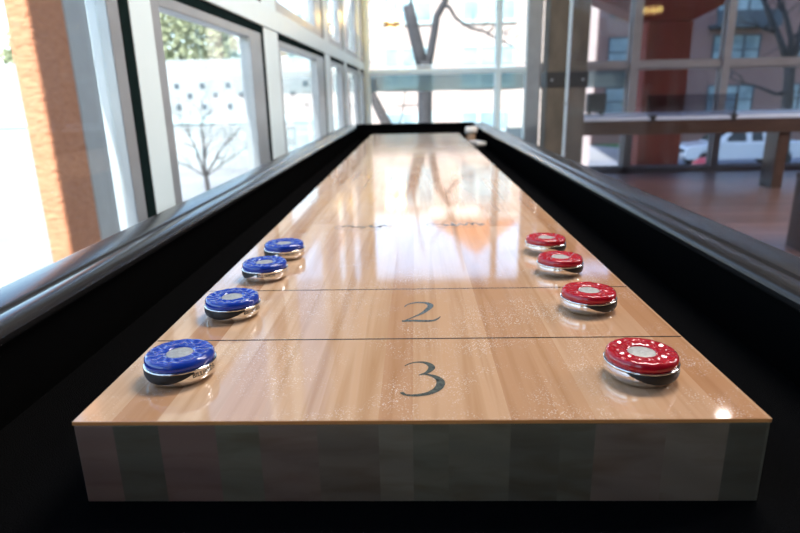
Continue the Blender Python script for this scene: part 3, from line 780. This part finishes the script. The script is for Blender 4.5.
# white pickup truck, facing left
tk = empty('pickup_truck', (12.48, 28.1, GZ+.02)); tag(tk, 'white extended cab pickup truck parked on the street, facing left', 'truck')
prof = [(0, .42), (-.02, .62), (.02, .92), (.12, 1.02), (.7, 1.10), (1.32, 1.15), (3.78, 1.17), (5.5, 1.17), (5.52, .5), (4.9, .42), (4.85,.62), (4.65,.78), (4.35,.78), (4.15,.62), (4.1, .42), (1.42, .40), (1.36,.62), (1.18,.78), (.84,.78), (.66,.62), (.6,.42)]
bm = bmesh.new(); extr(bm, prof, 0, 1.8, 'y'); finish('body', bm, M['carwhite'], tk, bevel=.05, seg=3)
bm = bmesh.new()
A = [(1.30, 1.14), (2.02, 1.70), (2.2, 1.76), (3.55, 1.76), (3.72, 1.68), (3.80, 1.14)]
v0 = [bm.verts.new((x, .04+(z-1.14)*.25, z)) for x, z in A]; v1 = [bm.verts.new((x, 1.76-(z-1.14)*.25, z)) for x, z in A]
for i in range(6): bm.faces.new((v0[i], v0[(i+1) % 6], v1[(i+1) % 6], v1[i]))
bm.faces.new(v0); bm.faces.new(v1); finish('cab', bm, M['carwhite'], tk, bevel=.04, seg=3)
def side_glass(pts):
    bm = bmesh.new(); f0 = []; 
    for off in (-.012, .02): f0.append([bm.verts.new((x, .04+(z-1.14)*.25+off, z)) for x, z in pts])
    n = len(pts)
    for i in range(n): bm.faces.new((f0[0][i], f0[0][(i+1) % n], f0[1][(i+1) % n], f0[1][i]))
    bm.faces.new(f0[0]); bm.faces.new(f0[1]); finish('side_window', bm, M['darkglass'], tk)
side_glass([(1.72, 1.22), (2.14, 1.62), (2.72, 1.64), (2.74, 1.22)]); side_glass([(2.98, 1.22), (2.98, 1.64), (3.45, 1.62), (3.5, 1.22)])
bm = bmesh.new()
q = [(1.36, 1.20), (1.98, 1.68)]
vs = [bm.verts.new(p) for p in ((1.36,.15,1.21), (1.97,.25,1.685), (1.97,1.55,1.685), (1.36,1.65,1.21))]
vt = [bm.verts.new((v.co.x-.02, v.co.y, v.co.z+.02)) for v in vs]
bm.faces.new(vs); bm.faces.new(vt)
for i in range(4): bm.faces.new((vs[i], vs[(i+1) % 4], vt[(i+1) % 4], vt[i]))
finish('windscreen', bm, M['darkglass'], tk)
for x in (1.01, 4.5):
    for y_ in (-.02, 1.6):
        bm = bmesh.new(); lathe(bm, [(.20, 0), (.34, .01), (.36, .05), (.36, .17), (.34, .21), (.20, .22)], 24)
        wh = finish('wheel', bm, M['tyre'], tk); wh.rotation_euler = (-PI/2, 0, 0); wh.location = (x, y_, .36)
        bm = bmesh.new(); lathe(bm, [(.19, -.004), (.12, -.02), (.03, -.012), (.01, -.012)], 16); finish('hub_cap', bm, M['alugrey'], wh)
for y_ in (.12, 1.36):
    bm = bmesh.new(); box(bm, -.05, .05, y_, y_+.32, .74, .90); finish('headlamp', bm, M['darkglass'], tk, bevel=.02)
bm = bmesh.new(); box(bm, -.045, .04, .48, 1.32, .70, .90); finish('grille', bm, M['blackmetal'], tk)
bm = bmesh.new(); box(bm, -.10, .08, 0, 1.8, .42, .60); finish('bumper', bm, M['alugrey'], tk, bevel=.03)
bm = bmesh.new(); box(bm, 1.62, 1.78, -.14, .03, 1.20, 1.34); finish('wing_mirror', bm, M['carwhite'], tk, bevel=.03)

# red round-topped bin
o = empty('street_bin', (9.52, 20, GZ+.03)); tag(o, 'red dome topped round bin outside, in front of the white truck', 'bin')
bm = bmesh.new(); lathe(bm, [(.34, 0), (.36, .02), (.38, .9), (.37, .92)], 32); finish('bin_body', bm, M['redpaint'], o)
bm = bmesh.new(); lathe(bm, [(.42, .92), (.425, 1.0)]+[(.42*math.cos(a), 1.02+.40*math.sin(a)) for a in [i*PI/2/8 for i in range(8)]]+[(.02, 1.42)], 32); finish('dome_lid', bm, M['redpaint'], o)
# covered grill and utility box on a low terrace
o = empty('speaker', (2.03, 6.95, .75)); tag(o, 'small black speaker box on short feet standing on the left of the long table', 'speaker')
bm = bmesh.new(); box(bm, -.10, .10, -.07, .07, .03, .235); finish('speaker_box', bm, M['black'], o, bevel=.018, seg=3)
bm = bmesh.new(); box(bm, -.085, .085, -.074, -.068, .045, .22); finish('grille', bm, M['blackmetal'], o)
for x in (-.07, .07):
    for y_ in (-.045, .045):
        bm = bmesh.new(); lathe(bm, [(.012, 0), (.014, .004), (.010, .032)], 10, c=(x, y_, 0)); finish('foot', bm, M['blackmetal'], o)
o = empty('utility_cabinet', (3.25, 20, GZ+.03)); tag(o, 'pale utility cabinet with a dark base outside, left of the white window post', 'cabinet')
bm = bmesh.new(); box(bm, -.26, .26, -.3, .3, 2.5, 3.0); finish('casing', bm, M['plaster'], o, bevel=.02)
bm = bmesh.new(); box(bm, -.24, .24, -.28, .28, 0, 2.5); finish('base', bm, M['winframe'], o)
# green shrub behind the column
random.seed(4)
o = empty('evergreen_shrub', (12.9, 27.0+7, GZ)); tag(o, 'tall green leafy tree just right of the red brown stucco column', 'tree')
bm = bmesh.new(); tube(bm, [(0,0,0), (0,0,3)], [.12,.06], 8); finish('trunk', bm, M['bark'], o)
bm = bmesh.new(); crown(bm, (0,0,3.6), (1.5,1.2,3.0), 1400, .16); finish('foliage', bm, M['hedge'], o)

# ------------------------------------------------------------------ light
w = bpy.data.worlds.new('World'); S.world = w; w.use_nodes = True; t = w.node_tree
bg = t.nodes['Background']; sk = N(t, 'ShaderNodeTexSky'); sk.sky_type = 'NISHITA'; sk.sun_disc = False
SD = Vector((-.10, -.68, .70)).normalized()
sk.sun_elevation = math.asin(SD.z); sk.sun_rotation = math.atan2(SD.x, SD.y); sk.dust_density = .4; sk.air_density = 1.0; sk.ozone_density = 1.2
t.links.new(sk.outputs[0], bg.inputs[0]); bg.inputs[1].default_value = .27
ld = bpy.data.lights.new('sun', 'SUN'); ld.energy = 5.0; ld.angle = math.radians(.6); ld.color = (1, .965, .91)
lo = bpy.data.objects.new('sun', ld); C.objects.link(lo); lo.rotation_euler = SD.to_track_quat('Z', 'Y').to_euler(); lo.location = (-8, -20, 30)
def area(name, loc, size, power, col, rot=(0,0,0)):
    l = bpy.data.lights.new(name, 'AREA'); l.shape = 'RECTANGLE'; l.size, l.size_y = size; l.energy = power; l.color = col
    o = bpy.data.objects.new(name, l); C.objects.link(o); o.location = loc; o.rotation_euler = rot; return o
def panel(x, y, w_, d_, power, lab):  # unseen fill light added to brighten the room, given a ceiling housing
    o = empty('fill_panel', (x, y, 3.3)); tag(o, lab, 'ceiling light')
    bm = bmesh.new()
    for q in ((-w_/2-.03, -w_/2, -d_/2-.03, d_/2+.03), (w_/2, w_/2+.03, -d_/2-.03, d_/2+.03), (-w_/2, w_/2, -d_/2-.03, -d_/2), (-w_/2, w_/2, d_/2, d_/2+.03)):
        box(bm, q[0], q[1], q[2], q[3], -.05, 0)
    finish('frame', bm, M['white'], o)
    bm = bmesh.new(); box(bm, -w_/2, w_/2, -d_/2, d_/2, -.02, -.01); finish('diffuser', bm, M['white'], o)
    area('fill_panel_lamp', (x, y, 3.26), (w_-.04, d_-.04), power, (1, .95, .88))
panel(.9, 1.7, 1.24, .64, 42, 'added fill light panel above the game table, out of frame')
panel(3.4, 1.7, 1.24, .64, 40, 'added fill light panel right of the game table, out of frame')
panel(6.0, 3.0, 1.84, .94, 130, 'large added fill light panel at the far right, out of frame')

# ------------------------------------------------------------------ camera
f, pt, yw, rl, cx, h = 593.0, .2842, .0299, -.0207, .002, .2281
F = Vector((-math.sin(yw)*math.cos(pt), math.cos(yw)*math.cos(pt), -math.sin(pt)))
R0 = Vector((math.cos(yw), math.sin(yw), 0)); U0 = R0.cross(F)
R = R0*math.cos(rl)+U0*math.sin(rl); U = -R0*math.sin(rl)+U0*math.cos(rl)
cam = bpy.data.cameras.new('camera'); co = bpy.data.objects.new('camera', cam); C.objects.link(co)
co.matrix_world = Matrix(((R.x, U.x, -F.x, cx), (R.y, U.y, -F.y, 0), (R.z, U.z, -F.z, ZB+h), (0, 0, 0, 1)))
cam.sensor_width = 36; cam.lens = f/800*36; cam.clip_start = .02; cam.clip_end = 500
cam.dof.use_dof = True; cam.dof.focus_distance = .56; cam.dof.aperture_fstop = cam.lens/4.2
S.camera = co
vs_ = S.view_settings; vs_.view_transform = 'Standard'; vs_.look = 'None'; vs_.gamma = 1; vs_.use_curve_mapping = False
vs_.exposure = 1.32
